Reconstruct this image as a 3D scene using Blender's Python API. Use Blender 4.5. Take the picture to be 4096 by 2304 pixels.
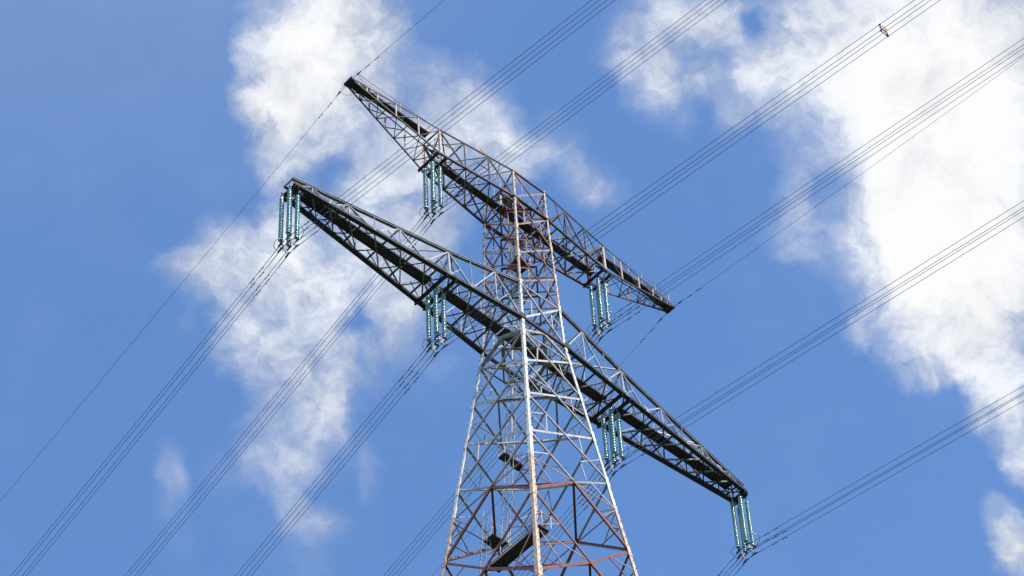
import bpy, math, random
from mathutils import Vector, Matrix
random.seed(7)
sc = bpy.context.scene
for o in list(bpy.data.objects): bpy.data.objects.remove(o)
R = math.radians
Z0 = 158.0                     # height of the lower crossarm's underside above the ground
# ------------------------------------------------------------------ camera
cam_d = bpy.data.cameras.new('camera'); cam = bpy.data.objects.new('camera', cam_d)
sc.collection.objects.link(cam); sc.camera = cam
RV = Vector((0.73918974, -0.67248494, -0.03691253)); UV = Vector((-0.51064642, -0.59534763, 0.62032365)); FV = Vector((0.4391341, 0.43968763, 0.78347689))
CAMP = Vector((-91.692, -91.031, -156.269 + Z0))
cam.matrix_world = Matrix(((RV.x, UV.x, -FV.x, CAMP.x), (RV.y, UV.y, -FV.y, CAMP.y), (RV.z, UV.z, -FV.z, CAMP.z), (0, 0, 0, 1)))
cam_d.sensor_width = 36; cam_d.lens = 108.134; cam_d.clip_start = 0.5; cam_d.clip_end = 20000
# ------------------------------------------------------------------ light
SUN_DIR = Vector((-0.12, -0.80, 0.88)).normalized()
sun_d = bpy.data.lights.new('sun', 'SUN'); sun = bpy.data.objects.new('sun', sun_d); sc.collection.objects.link(sun)
sun_d.energy = 4.8; sun_d.angle = R(0.5); sun_d.color = (1.0, 0.955, 0.89)
sun.rotation_euler = SUN_DIR.to_track_quat('Z', 'Y').to_euler(); sun.location = (0, 0, 300)
sc.view_settings.view_transform = 'Standard'; sc.view_settings.look = 'None'
sc.view_settings.exposure = 0.6; sc.view_settings.gamma = 1.0; sc.view_settings.use_curve_mapping = False

# ------------------------------------------------------------------ world: sky and clouds by direction
world = bpy.data.worlds.new("World"); sc.world = world; world.use_nodes = True
nt = world.node_tree; nt.nodes.clear()
def N(t, **k):
    n = nt.nodes.new(t)
    for a, b in k.items(): setattr(n, a, b)
    return n
def L(a, b): nt.links.new(a, b)
def M(op, a, b=None, c=None, clamp=False):
    n = N('ShaderNodeMath', operation=op, use_clamp=clamp)
    for i, v in enumerate((a, b, c)):
        if v is None: continue
        if isinstance(v, (int, float)): n.inputs[i].default_value = v
        else: L(v, n.inputs[i])
    return n.outputs[0]
def VM(op, a, b=None, out=0):
    n = N('ShaderNodeVectorMath', operation=op)
    for i, v in enumerate((a, b)):
        if v is None: continue
        if isinstance(v, (tuple, list, Vector)): n.inputs[i].default_value = tuple(v)
        elif isinstance(v, (int, float)): n.inputs['Scale'].default_value = v
        else: L(v, n.inputs[i])
    return n.outputs[out]
def noise(vec, scale, detail=6, rough=0.55, dist=0.0, out=0):
    n = N('ShaderNodeTexNoise'); L(vec, n.inputs['Vector'])
    n.inputs['Scale'].default_value = scale; n.inputs['Detail'].default_value = detail
    n.inputs['Roughness'].default_value = rough; n.inputs['Distortion'].default_value = dist
    return n.outputs[out]
def smooth(v, lo, hi, a=0.0, b=1.0):
    n = N('ShaderNodeMapRange', interpolation_type='SMOOTHSTEP'); L(v, n.inputs['Value'])
    for k, x in zip(('From Min', 'From Max', 'To Min', 'To Max'), (lo, hi, a, b)): n.inputs[k].default_value = x
    return n.outputs[0]
sky = N('ShaderNodeTexSky', sky_type='NISHITA', sun_disc=False)
sky.sun_elevation = math.asin(SUN_DIR.z); sky.sun_rotation = math.atan2(SUN_DIR.x, SUN_DIR.y)
sky.air_density = 1.0; sky.dust_density = 0.6; sky.ozone_density = 1.2; sky.altitude = 50
tc = N('ShaderNodeTexCoord').outputs['Generated']
df = VM('DOT_PRODUCT', tc, FV, out=1); dr = VM('DOT_PRODUCT', tc, RV, out=1); du = VM('DOT_PRODUCT', tc, UV, out=1)
dfm = M('MAXIMUM', df, 0.05)
FX = 12.303
px = M('MULTIPLY_ADD', M('DIVIDE', dr, dfm), FX, 2.048)
py = M('MULTIPLY_ADD', M('DIVIDE', du, dfm), -FX, 1.152)
comb = N('ShaderNodeCombineXYZ'); L(px, comb.inputs[0]); L(py, comb.inputs[1])
P = comb.outputs[0]
w1 = VM('SUBTRACT', noise(P, 2.2, 4, 0.55, out=1), (0.5, 0.5, 0.5))
w2 = VM('SUBTRACT', noise(P, 9.0, 7, 0.62, out=1), (0.5, 0.5, 0.5))
PW = VM('ADD', P, VM('ADD', VM('MULTIPLY', w1, (0.16, 0.16, 0)), VM('MULTIPLY', w2, (0.13, 0.13, 0))))
BLOBS = [ # direction-space position, size, density
 (1.20,.10,.20,.24,1.0),(1.36,.06,.20,.20,.85),(1.08,.30,.13,.16,1.1),(1.24,.34,.19,.20,1.05),(1.09,.47,.12,.11,.9),(1.26,.50,.13,.13,.65),(1.42,.27,.18,.22,.55),(1.54,.12,.09,.18,.35),
 (1.13,.62,.11,.10,.5),(1.16,.70,.08,.06,.4),
 (1.74,.33,.13,.11,.45),(1.86,.43,.15,.14,.8),(1.95,.54,.11,.10,.8),(2.05,.63,.11,.08,.85),(1.46,.69,.08,.10,.7),(1.62,.66,.14,.18,.5),(1.72,.80,.16,.15,.6),(1.55,.80,.14,.12,.5),(1.72,.93,.12,.1,.4),
 (2.25,.63,.09,.06,.45),(2.33,.70,.09,.10,.5),(2.38,.78,.06,.06,.3),
 (.90,1.00,.13,.11,.5),(1.00,1.08,.15,.12,.6),(1.12,1.08,.18,.14,.8),(1.27,1.03,.19,.18,.8),(1.14,.92,.07,.15,.6),(1.42,1.14,.18,.15,.7),(1.60,1.25,.13,.13,.75),(1.56,1.38,.10,.10,.5),(.71,1.06,.09,.04,.25),(.75,1.30,.04,.05,.2),
 (1.00,1.36,.12,.13,.85),(1.08,1.50,.11,.09,.6),(1.29,1.38,.15,.13,.7),(1.26,1.58,.10,.15,.85),(1.20,1.78,.11,.14,.65),(1.13,1.90,.12,.09,.45),(1.03,1.72,.07,.18,.4),(1.27,2.10,.12,.07,.5),(1.16,2.03,.07,.08,.4),(.94,1.90,.08,.10,.2),(.69,1.92,.06,.11,.4),(1.48,1.88,.05,.11,.3),(.71,2.14,.07,.1,.1),(1.76,1.45,.09,.06,.2),(1.22,2.24,.1,.06,.2),
 (2.60,.10,.15,.16,.55),(2.70,.22,.13,.13,.55),(2.62,.34,.09,.12,.55),(2.80,.06,.15,.10,.75),(2.94,.06,.12,.10,.6),(3.12,.19,.14,.14,.75),(3.03,.30,.18,.11,.5),(3.20,.33,.20,.13,.5),(3.35,.12,.22,.20,.95),(3.62,.18,.32,.30,1.2),(3.95,.20,.32,.35,1.3),
 (3.30,.47,.15,.12,.5),(3.13,.50,.09,.12,.35),(2.70,.50,.08,.06,.22),(2.93,.50,.06,.07,.35),(2.98,.46,.08,.06,.2),(3.42,.62,.14,.12,.45),
 (3.62,.62,.18,.25,.9),(3.78,.80,.25,.28,1.3),(4.00,.75,.28,.35,1.3),(3.76,1.10,.18,.22,1.1),(4.00,1.15,.20,.25,1.1),(3.62,1.20,.10,.12,.8),(3.50,1.02,.07,.18,.45),(3.60,.88,.1,.2,.7),(3.90,1.32,.18,.14,.9),(3.68,1.40,.13,.10,.9),(3.70,1.50,.08,.06,.5),(3.46,1.24,.08,.10,.35),(3.42,1.36,.05,.04,.3),
 (4.03,1.50,.11,.10,.9),(4.00,1.63,.09,.08,1.0),(4.08,1.78,.07,.12,1.0),(3.20,1.00,.08,.05,.3),(3.27,1.06,.05,.05,.2),(3.34,.92,.13,.09,.4),(3.16,.77,.07,.09,.45),(3.40,1.00,.08,.13,.4),(3.26,.66,.1,.06,.3),
 (3.98,2.06,.06,.07,.6),(4.04,2.14,.07,.08,.75),(4.07,2.24,.07,.09,.8),
 (2.99,.08,.06,.055,-.95),(1.43,1.28,.06,.06,-.75),(1.44,1.44,.03,.05,-.3),(1.23,1.24,.04,.07,-.35),(1.28,1.47,.04,.05,-.4),(1.32,.2,.04,.04,-.15),(1.74,1.13,.05,.05,-.3),(3.72,.45,.10,.06,-.1),(1.15,1.68,.05,.06,-.3)]
tot = None
BLOBS += [(1.62,.50,.12,.14,.35),(1.80,.60,.14,.14,.5),(1.50,.90,.12,.14,.55),(1.66,1.02,.12,.12,.5),(1.36,.86,.10,.12,.3),(1.50,.40,.10,.10,.3),(1.20,1.22,.12,.12,.5),(.80,1.12,.12,.10,.35),
 (1.00,1.22,.10,.10,.4),(1.40,1.50,.12,.10,.35),(1.12,1.64,.10,.12,.35),(1.34,1.74,.09,.12,.3),(3.15,.95,.10,.10,.35),(3.28,.84,.10,.08,.3),(3.45,.80,.09,.14,.4),(3.50,1.30,.09,.08,.4),(2.75,.34,.14,.10,.3),(2.52,.20,.10,.10,.35),
 (3.60,.45,.22,.2,1.0),(3.85,.52,.2,.2,.9),(3.48,.36,.16,.14,.6),(3.60,.75,.12,.25,.8),(3.64,1.05,.12,.18,.8),(2.20,.55,.1,.1,.25),(2.45,.80,.08,.08,.2)]
for cx, cy, rx, ry, st in BLOBS:
    if cx > 3.55: st *= 1.3
    d = VM('MULTIPLY', VM('SUBTRACT', PW, (cx, cy, 0)), (1 / rx, 1 / ry, 0))
    s = smooth(VM('LENGTH', d, out=1), 1.85, 0.05, 0.0, st)
    tot = s if tot is None else M('ADD', tot, s)
tpos = M('MAXIMUM', tot, 0.0)
base = M('SUBTRACT', 1.0, M('POWER', 2.718, M('MULTIPLY', tpos, -1.05)))
fb = noise(PW, 4.2, 12, 0.64, 0.35)
fb2 = noise(P, 1.6, 3, 0.5)
fine = noise(PW, 15.0, 6, 0.62)
tex = M('ADD', 1.0, M('ADD', M('MULTIPLY_ADD', fb, 2.5, -1.30), M('MULTIPLY_ADD', fine, 0.6, -0.30)))
dens = M('ADD', M('MULTIPLY', base, tex), smooth(tot, 1.3, 3.2, 0.0, 0.7))
cov_in = smooth(dens, -0.05, 1.02)
# faint high haze patches everywhere and further cumulus away from this part of the sky
veil = M('ADD', smooth(noise(P, 1.1, 6, 0.55), 0.45, 0.85, 0.0, 0.11), smooth(VM('LENGTH', VM('MULTIPLY', VM('SUBTRACT', P, (0.3, -0.5, 0)), (1 / 2.6, 1 / 1.9, 0)), out=1), 1.0, 0.0, 0.0, 0.16))
outm = M('MAXIMUM', smooth(M('ABSOLUTE', M('SUBTRACT', px, 2.048)), 2.2, 3.2), smooth(M('ABSOLUTE', M('SUBTRACT', py, 1.152)), 1.35, 2.3))
cov_out = M('MULTIPLY', outm, smooth(noise(tc, 5.0, 9, 0.58), 0.58, 0.74))
cov = M('MAXIMUM', M('MAXIMUM', cov_in, cov_out), veil)
shade = M('MULTIPLY_ADD', fb2, 0.9, -0.46)
lum = M('MINIMUM', 0.99, M('ADD', smooth(dens, 0.3, 1.6, 0.79, 1.0), M('ADD', M('MULTIPLY', shade, 0.55), M('MULTIPLY_ADD', fb, 0.40, -0.20))))
tint = N('ShaderNodeMix', data_type='RGBA'); L(smooth(dens, 0.5, 1.6), tint.inputs[0])
tint.inputs[6].default_value = (0.83, 0.885, 1.0, 1); tint.inputs[7].default_value = (0.985, 0.99, 1.0, 1)
ccol = VM('SCALE', tint.outputs[2]); ccol.node.inputs['Scale'].default_value = 1.0; L(lum, ccol.node.inputs['Scale'])
skys = N('ShaderNodeMix', data_type='RGBA', blend_type='MULTIPLY'); skys.inputs[0].default_value = 1.0
SKY_STR = 0.15
L(sky.outputs[0], skys.inputs[6]); skys.inputs[7].default_value = (0.715, 0.95, 1.19, 1)
SKY_TINT = skys.inputs[7]
cs = VM('SCALE', ccol, 0.66 / SKY_STR)
mx = N('ShaderNodeMix', data_type='RGBA'); L(cov, mx.inputs[0]); L(skys.outputs[2], mx.inputs[6]); L(cs, mx.inputs[7])
bg = N('ShaderNodeBackground'); bg.inputs[1].default_value = SKY_STR; L(mx.outputs[2], bg.inputs[0])
wo = N('ShaderNodeOutputWorld'); L(bg.outputs[0], wo.inputs[0])

# ------------------------------------------------------------------ materials
def mat(name, col, rough=0.6, metal=0.0, var=0.0, scale=3.0, col2=None, lo=0.45, hi=0.62, bump=0.0):
    m = bpy.data.materials.new(name); m.use_nodes = True; t = m.node_tree; b = t.nodes['Principled BSDF']
    b.inputs['Roughness'].default_value = rough; b.inputs['Metallic'].default_value = metal
    b.inputs['Base Color'].default_value = (*col, 1)
    if col2 is not None:
        g = t.nodes.new('ShaderNodeNewGeometry'); n = t.nodes.new('ShaderNodeTexNoise'); n.inputs['Scale'].default_value = scale
        n.inputs['Detail'].default_value = 8; n.inputs['Roughness'].default_value = 0.65
        t.links.new(g.outputs['Position'], n.inputs['Vector'])
        r = t.nodes.new('ShaderNodeMapRange'); r.inputs['From Min'].default_value = lo; r.inputs['From Max'].default_value = hi
        t.links.new(n.outputs[0], r.inputs['Value'])
        x = t.nodes.new('ShaderNodeMix'); x.data_type = 'RGBA'; t.links.new(r.outputs[0], x.inputs[0])
        x.inputs[6].default_value = (*col, 1); x.inputs[7].default_value = (*col2, 1)
        t.links.new(x.outputs[2], b.inputs['Base Color'])
    return m
BAND_TOP, BAND_LOW = Z0 + 4.35, Z0 - 15.95
def banded(name, white, white2, red, red2, rough=0.6, scale=2.5, lo=0.5, hi=0.66, K=0.72):
    white, white2, red, red2 = [tuple(v * K for v in c) for c in (white, white2, red, red2)]
    """aviation paint in bands of real height: red above, white in the middle, red below, all weathered"""
    m = bpy.data.materials.new(name); m.use_nodes = True; t = m.node_tree; b = t.nodes['Principled BSDF']
    b.inputs['Roughness'].default_value = rough
    g = t.nodes.new('ShaderNodeNewGeometry'); s = t.nodes.new('ShaderNodeSeparateXYZ'); t.links.new(g.outputs['Position'], s.inputs[0])
    n = t.nodes.new('ShaderNodeTexNoise'); n.inputs['Scale'].default_value = scale; n.inputs['Detail'].default_value = 9; n.inputs['Roughness'].default_value = 0.7
    sq = t.nodes.new('ShaderNodeVectorMath'); sq.operation = 'MULTIPLY'; sq.inputs[1].default_value = (1.6, 1.6, 0.35)   # streaks run down the steel
    t.links.new(g.outputs['Position'], sq.inputs[0]); t.links.new(sq.outputs[0], n.inputs['Vector'])
    r = t.nodes.new('ShaderNodeMapRange'); r.inputs['From Min'].default_value = lo; r.inputs['From Max'].default_value = hi; t.links.new(n.outputs[0], r.inputs['Value'])
    def mixc(a, c):
        x = t.nodes.new('ShaderNodeMix'); x.data_type = 'RGBA'; t.links.new(r.outputs[0], x.inputs[0])
        x.inputs[6].default_value = (*a, 1); x.inputs[7].default_value = (*c, 1); return x.outputs[2]
    W = mixc(white, white2); Rd = mixc(red, red2)
    def mth(op, a, v):
        q = t.nodes.new('ShaderNodeMath'); q.operation = op; t.links.new(a, q.inputs[0])
        if isinstance(v, float): q.inputs[1].default_value = v
        else: t.links.new(v, q.inputs[1])
        return q.outputs[0]
    isred = mth('MAXIMUM', mth('GREATER_THAN', s.outputs[2], BAND_TOP), mth('LESS_THAN', s.outputs[2], BAND_LOW))
    low = mth('MULTIPLY', isred, 1.0)
    x = t.nodes.new('ShaderNodeMix'); x.data_type = 'RGBA'; t.links.new(low, x.inputs[0]); t.links.new(W, x.inputs[6]); t.links.new(Rd, x.inputs[7])
    t.links.new(x.outputs[2], b.inputs['Base Color'])
    return m
m_leg = banded('weathered_leg_paint', (.74, .71, .66), (.55, .48, .40), (.66, .50, .37), (.36, .13, .065), 0.5, 5.0, 0.46, 0.66, 0.82)
m_brace = banded('weathered_shade_toned_brace_paint', (.36, .35, .335), (.22, .165, .125), (.29, .085, .05), (.12, .05, .036), 0.55, 1.6, 0.40, 0.68)  # tone darkened so far-side members look shaded; the rust mottling is wear
m_brace2 = banded('faded_brace_paint', (.60, .575, .54), (.38, .28, .20), (.44, .29, .21), (.20, .08, .05), 0.55, 2.2, 0.42, 0.68)
m_arm_low = mat('grey_white_arm_paint', (0.217, 0.217, 0.225), 0.5, col2=(0.120, 0.116, 0.112), scale=2.2, lo=.45, hi=.65)
m_arm_mid = mat('light_grey_chord_paint', (0.270, 0.270, 0.277), 0.5, col2=(0.150, 0.143, 0.135), scale=1.8, lo=.45, hi=.66)
m_arm_low2 = mat('pale_arm_paint', (0.300, 0.300, 0.307), 0.5, col2=(0.165, 0.165, 0.165), scale=2.2, lo=.48, hi=.66)
m_arm_dark = mat('underside_shade_chord_paint', (.022, .021, .024), 0.75, col2=(.014, .013, .015), scale=4)  # near-black colour stands in for shade on the undersides of the arms
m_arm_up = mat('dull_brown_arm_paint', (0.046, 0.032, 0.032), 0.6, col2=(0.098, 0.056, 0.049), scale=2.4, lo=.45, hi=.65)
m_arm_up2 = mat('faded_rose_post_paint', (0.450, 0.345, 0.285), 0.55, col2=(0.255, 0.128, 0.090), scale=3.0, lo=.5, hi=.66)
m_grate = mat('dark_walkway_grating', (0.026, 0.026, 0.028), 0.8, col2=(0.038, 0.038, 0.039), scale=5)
m_galv = mat('galvanised_steel', (0.375, 0.383, 0.398), 0.4, 0.55, col2=(0.255, 0.262, 0.277), scale=6)
m_zinc = mat('bright_zinc_cap', (.72, .73, .74), 0.28, 0.6, col2=(.6, .61, .62), scale=9)
m_rail = mat('pale_railing_paint', (0.465, 0.458, 0.450), 0.5, col2=(0.300, 0.270, 0.255), scale=5)
m_railred = mat('rusty_red_rail', (.16, .06, .05), 0.6, col2=(.26, .12, .09), scale=4)
m_dark = mat('dark_fitting_steel', (0.045, 0.045, 0.053), 0.45, 0.5, col2=(0.083, 0.083, 0.090), scale=12)
m_wire = mat('aluminium_conductor', (.075, .072, .125), 0.6, 0.2, col2=(.10, .095, .15), scale=1.5)
m_plate = mat('rusty_blank_plate', (.30, .20, .14), 0.7, col2=(.16, .08, .05), scale=6)
m_panel = mat('solar_panel_backsheet', (0.465, 0.465, 0.480), 0.5, col2=(0.390, 0.390, 0.413), scale=6)
m_cell = mat('solar_cells', (.02, .03, .07), 0.2, col2=(.03, .04, .09), scale=8)
m_lampglass = mat('red_lamp_glass', (.45, .10, .08), 0.25, col2=(.55, .16, .12), scale=8)
m_yel = mat('yellow_orange_spacer_arm', (.60, .42, .02), 0.5, col2=(.50, .36, .03), scale=8)
m_pur = mat('violet_spacer_arm', (.20, .02, .42), 0.5, col2=(.14, .02, .30), scale=8)
m_conc = mat('weathered_concrete', (.33, .32, .30), 0.9, col2=(.25, .24, .22), scale=1.2)
m_glass = mat('teal_toughened_glass', (.13, .345, .325), 0.20, col2=(.20, .43, .41), scale=7)
_b = m_glass.node_tree.nodes['Principled BSDF']; _b.inputs['IOR'].default_value = 1.52; _b.inputs['Transmission Weight'].default_value = 0.25
_b.inputs['Coat Weight'].default_value = 0.9; _b.inputs['Coat Roughness'].default_value = 0.30
m_grass = mat('meadow_grass', (.030, .046, .017), 0.9, col2=(.048, .054, .024), scale=0.35, lo=.4, hi=.6)

# ------------------------------------------------------------------ mesh helpers
class G:
    def __init__(s): s.v = []; s.f = []; s.m = []
    def add(s, v, f, mi=0):
        o = len(s.v); s.v += [tuple(a) for a in v]; s.f += [tuple(i + o for i in q) for q in f]; s.m += [mi] * len(f)
    def merge(s, g, mi=0):
        s.add(g.v, g.f, mi)
    def angle(s, a, b, w, n, t=None, flip=False):
        """an L-profile bar: one flange in the plane square to n, the other standing inwards along -n"""
        a = Vector(a); b = Vector(b); d = (b - a).normalized(); n = Vector(n); n = (n - d * n.dot(d)).normalized()
        p = n.cross(d).normalized() * (-1 if flip else 1); t = t or w * 0.13
        pr = [(-w / 2, 0), (w / 2, 0), (w / 2, -t), (-w / 2 + t, -t), (-w / 2 + t, -w), (-w / 2, -w)]
        vs = [e + p * x + n * y for e in (a, b) for x, y in pr]
        fs = [(i, (i + 1) % 6, (i + 1) % 6 + 6, i + 6) for i in range(6)]
        fs += [(0, 1, 2, 3), (0, 3, 4, 5), (6, 9, 8, 7), (6, 11, 10, 9)]
        s.add(vs, fs); return s
    def bar(s, a, b, w, h=None, up=(0, 0, 1)):
        a = Vector(a); b = Vector(b); d = (b - a).normalized(); up = Vector(up)
        if abs(d.dot(up)) > 0.98: up = Vector((1, 0, 0))
        p = d.cross(up).normalized(); q = p.cross(d); h = h or w
        vs = [e + p * x * w / 2 + q * y * h / 2 for e in (a, b) for x, y in ((-1, -1), (1, -1), (1, 1), (-1, 1))]
        s.add(vs, [(0, 1, 2, 3), (7, 6, 5, 4), (0, 4, 5, 1), (1, 5, 6, 2), (2, 6, 7, 3), (3, 7, 4, 0)]); return s
    def tube(s, pts, r, n=6, closed=False):
        pts = [Vector(p) for p in pts]; m = len(pts); vs = []
        for i, p in enumerate(pts):
            d = (pts[(i + 1) % m] - pts[i - 1]) if closed else (pts[min(i + 1, m - 1)] - pts[max(i - 1, 0)])
            d.normalize(); u = Vector((0, 0, 1)) if abs(d.z) < 0.95 else Vector((1, 0, 0))
            q = d.cross(u).normalized(); k = q.cross(d)
            rr = r[i] if isinstance(r, (list, tuple)) else r
            vs += [p + (q * math.cos(2 * math.pi * j / n) + k * math.sin(2 * math.pi * j / n)) * rr for j in range(n)]
        fs = []
        for i in range(m if closed else m - 1):
            i2 = (i + 1) % m
            fs += [(i * n + j, i * n + (j + 1) % n, i2 * n + (j + 1) % n, i2 * n + j) for j in range(n)]
        if not closed: fs += [tuple(range(n - 1, -1, -1)), tuple((m - 1) * n + j for j in range(n))]
        s.add(vs, fs); return s
    def plate(s, poly, th, nrm):
        n = Vector(nrm).normalized() * th / 2; k = len(poly); poly = [Vector(p) for p in poly]
        s.add([p + n for p in poly] + [p - n for p in poly], [tuple(range(k)), tuple(range(2 * k - 1, k - 1, -1))] + [(i, i + k, (i + 1) % k + k, (i + 1) % k) for i in range(k)]); return s
    def lathe(s, prof, n=14, c=(0, 0, 0)):
        vs = [(c[0] + r * math.cos(2 * math.pi * j / n), c[1] + r * math.sin(2 * math.pi * j / n), c[2] + z) for r, z in prof for j in range(n)]
        fs = [(i * n + j, i * n + (j + 1) % n, (i + 1) * n + (j + 1) % n, (i + 1) * n + j) for i in range(len(prof) - 1) for j in range(n)]
        fs += [tuple(range(n - 1, -1, -1)), tuple((len(prof) - 1) * n + j for j in range(n))]
        s.add(vs, fs); return s
    def mesh(s, name, mats, smooth=False):
        me = bpy.data.meshes.new(name); me.from_pydata(s.v, [], s.f)
        for m in (mats if isinstance(mats, list) else [mats]): me.materials.append(m)
        if any(s.m): me.polygons.foreach_set('material_index', s.m)
        if smooth: me.polygons.foreach_set('use_smooth', [True] * len(me.polygons))
        me.update(); return me
def obj(name, me, parent=None, loc=None, label=None):
    o = bpy.data.objects.new(name, me); sc.collection.objects.link(o); o.parent = parent
    if loc is not None: o.location = loc
    if label: o['label'] = label
    return o
def empty(name, loc, label, cat, group=None):
    o = bpy.data.objects.new(name, None); sc.collection.objects.link(o); o.location = loc; o.empty_display_size = 0.5
    o['label'] = label; o['category'] = cat
    if group: o['group'] = group
    return o

# ------------------------------------------------------------------ ground
gg = G(); S_ = 9000.0; nn = 24
gv = [(-S_ + 2 * S_ * i / nn, -S_ + 2 * S_ * j / nn, 0) for j in range(nn + 1) for i in range(nn + 1)]
gg.add(gv, [(j * (nn + 1) + i, j * (nn + 1) + i + 1, (j + 1) * (nn + 1) + i + 1, (j + 1) * (nn + 1) + i) for j in range(nn) for i in range(nn)])
o = obj('ground', gg.mesh('ground', m_grass)); o['kind'] = 'structure'; o['label'] = 'flat meadow under the pylon'

# ------------------------------------------------------------------ tower
tower = empty('transmission_tower', (0, 0, 0), 'tall lattice steel pylon in weathered red and white bands with two crossarms', 'pylon')
W0, SL = 1.95, 0.1043
def hw(z):
    if z <= 0: return W0 - SL * z
    for (z1, a), (z2, b) in (((0, 1.95), (4.05, 1.832)), ((4.05, 1.832), (14, 1.561)), ((14, 1.561), (17.4, 1.513))):
        if z <= z2: return a + (b - a) * (z - z1) / (z2 - z1)
    return 1.513
reg = {}
def part(name, g, m, parent=None, label=None, pri=0):
    reg.setdefault(name, []).append((pri, g, m, parent or tower, label))
def flush():
    for name, L_ in reg.items():
        L_.sort(key=lambda e: -e[0])
        for pri, g, m, par, lab in L_[:98]:
            o = obj(name, g.mesh(name, m), par, label=lab); o.matrix_parent_inverse = Matrix()
            if par is tower or True: pass
        if len(L_) > 98:
            rest = G(); mats = []
            for pri, g, m, par, lab in L_[98:]:
                if m not in mats: mats.append(m)
                rest.add(g.v, g.f, mats.index(m))
            o = obj(name, rest.mesh(name, mats), tower); o['kind'] = 'stuff'
jit = [0]
def off():
    jit[0] = (jit[0] + 1) % 9
    return jit[0] * 0.0035 + 0.004
def V(x, y, z): return Vector((x, y, z + Z0))
def leglen(g): 
    a = Vector(g.v[0]); b = Vector(g.v[-1]); return (a - b).length

# legs: L sections with the corner outwards
LEG_Z = [17.35, 14, 4.05, 0, -13.45, -28.1, -50, -80, -118, -157.4]
def legw(z): return 0.135 + 0.035 * (z < 4.1) + (0.0 if z > 0 else 0.0045 * min(-z, 60))
legs = []
for sx, sy, nm in ((-1, -1, 'near'), (1, -1, 'right'), (-1, 1, 'left'), (1, 1, 'far')):
    g = G()
    for i, (a, b) in enumerate(zip(LEG_Z[:-1], LEG_Z[1:])):
        w = legw((a + b) / 2); t = 0.028
        def sec(z):
            c = V(sx * (hw(z) + .02), sy * (hw(z) + .02), z)
            X = Vector((-sx, 0, 0)); Y = Vector((0, -sy, 0))
            return [c, c + X * w, c + X * w + Y * t, c + X * t + Y * t, c + X * t + Y * w, c + Y * w]
        vs = sec(a) + sec(b); fs = [(k, (k + 1) % 6, (k + 1) % 6 + 6, k + 6) for k in range(6)] + [(0, 1, 2, 3), (0, 3, 4, 5), (6, 9, 8, 7), (6, 11, 10, 9)]
        g.add(vs, fs)
    lo = obj('leg', g.mesh('leg', m_leg), tower); legs.append(lo)
    # splice plates on the outer faces
    zs = [14, 10.6, 7.35, 4.05, 0, -1.52, -5.26, -9.15, -13.45, -19.8, -28.08]
    for z in zs:
        h = 0.38 if z > 0 else 0.5; w = legw(z) + .05; gs = G()
        for ax in (0, 1):
            a = V(sx * (hw(z + h) + .035), sy * (hw(z + h) + .035), z + h); b = V(sx * (hw(z - h) + .035), sy * (hw(z - h) + .035), z - h)
            dd = Vector((-sx, 0, 0)) if ax == 0 else Vector((0, -sy, 0)); nn_ = Vector((0, sy, 0)) if ax == 0 else Vector((sx, 0, 0))
            gs.plate([a, a + dd * w, b + dd * w, b], .022, nn_)
        part('splice_plate', gs, m_leg, lo, pri=2)
    # step bolts
    gb = G(); z = 17.0; k = 0
    while z > -34:
        side = k % 2; c = V(sx * (hw(z) + .03), sy * (hw(z) + .03), z); w = legw(z)
        if side: a = c + Vector((-sx * w * .6, 0, 0)); b = a + Vector((0, sy * .17, 0))
        else: a = c + Vector((0, -sy * w * .6, 0)); b = a + Vector((sx * .17, 0, 0))
        gb.bar(a, b, .024); z -= 0.36; k += 1
    ob = obj('step_bolts', gb.mesh('step_bolts', m_dark), lo); ob['kind'] = 'stuff'
# concrete feet
for sx in (-1, 1):
    for sy in (-1, 1):
        w = hw(-157.4); g = G(); cx, cy = sx * w, sy * w
        prof = [(1.6, 0.0), (1.6, .35), (.9, .9), (.55, 1.1)]
        vs = [(cx + a * r, cy + b * r, z) for r, z in prof for a, b in ((-1, -1), (1, -1), (1, 1), (-1, 1))]
        fs = [(i * 4 + j, i * 4 + (j + 1) % 4, (i + 1) * 4 + (j + 1) % 4, (i + 1) * 4 + j) for i in range(3) for j in range(4)] + [(12, 13, 14, 15)]
        g.add(vs, fs); obj('footing', g.mesh('footing', m_conc), tower)

# faces: each face maps (u, z) with u along the face; normal outwards
def face(k, u, z):
    w = hw(z) + off() * .5
    return (V(u, -w, z), V(-w, u, z), V(u, w, z), V(w, u, z))[k]
FN = (Vector((0, -1, 0)), Vector((-1, 0, 0)), Vector((0, 1, 0)), Vector((1, 0, 0)))
def lowstand(k, a, b):
    # keep the standing flange on the upper edge of the two outer faces and on the lower edge of the other two
    d = (b - a).normalized(); p = FN[k].cross(d)
    return (p.z > 0) if k < 2 else (p.z < 0)
def fbar(k, u1, z1, u2, z2, w, name, m, pri=None, flip=False, outset=0.0):
    a = face(k, u1, z1) + FN[k] * outset; b = face(k, u2, z2) + FN[k] * outset
    g = G().angle(a, b, w, FN[k], flip=lowstand(k, a, b))
    part(name, g, m, pri=(b - a).length * w if pri is None else pri)
PAN = [17.1, 14.0, 10.62, 7.35, 4.05, 0.0, None, -1.52, -5.26, -9.15, -13.45, -19.8, -28.08, -38.0]
MID = {-13.45: -16.03, -19.8: -23.82}
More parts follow.
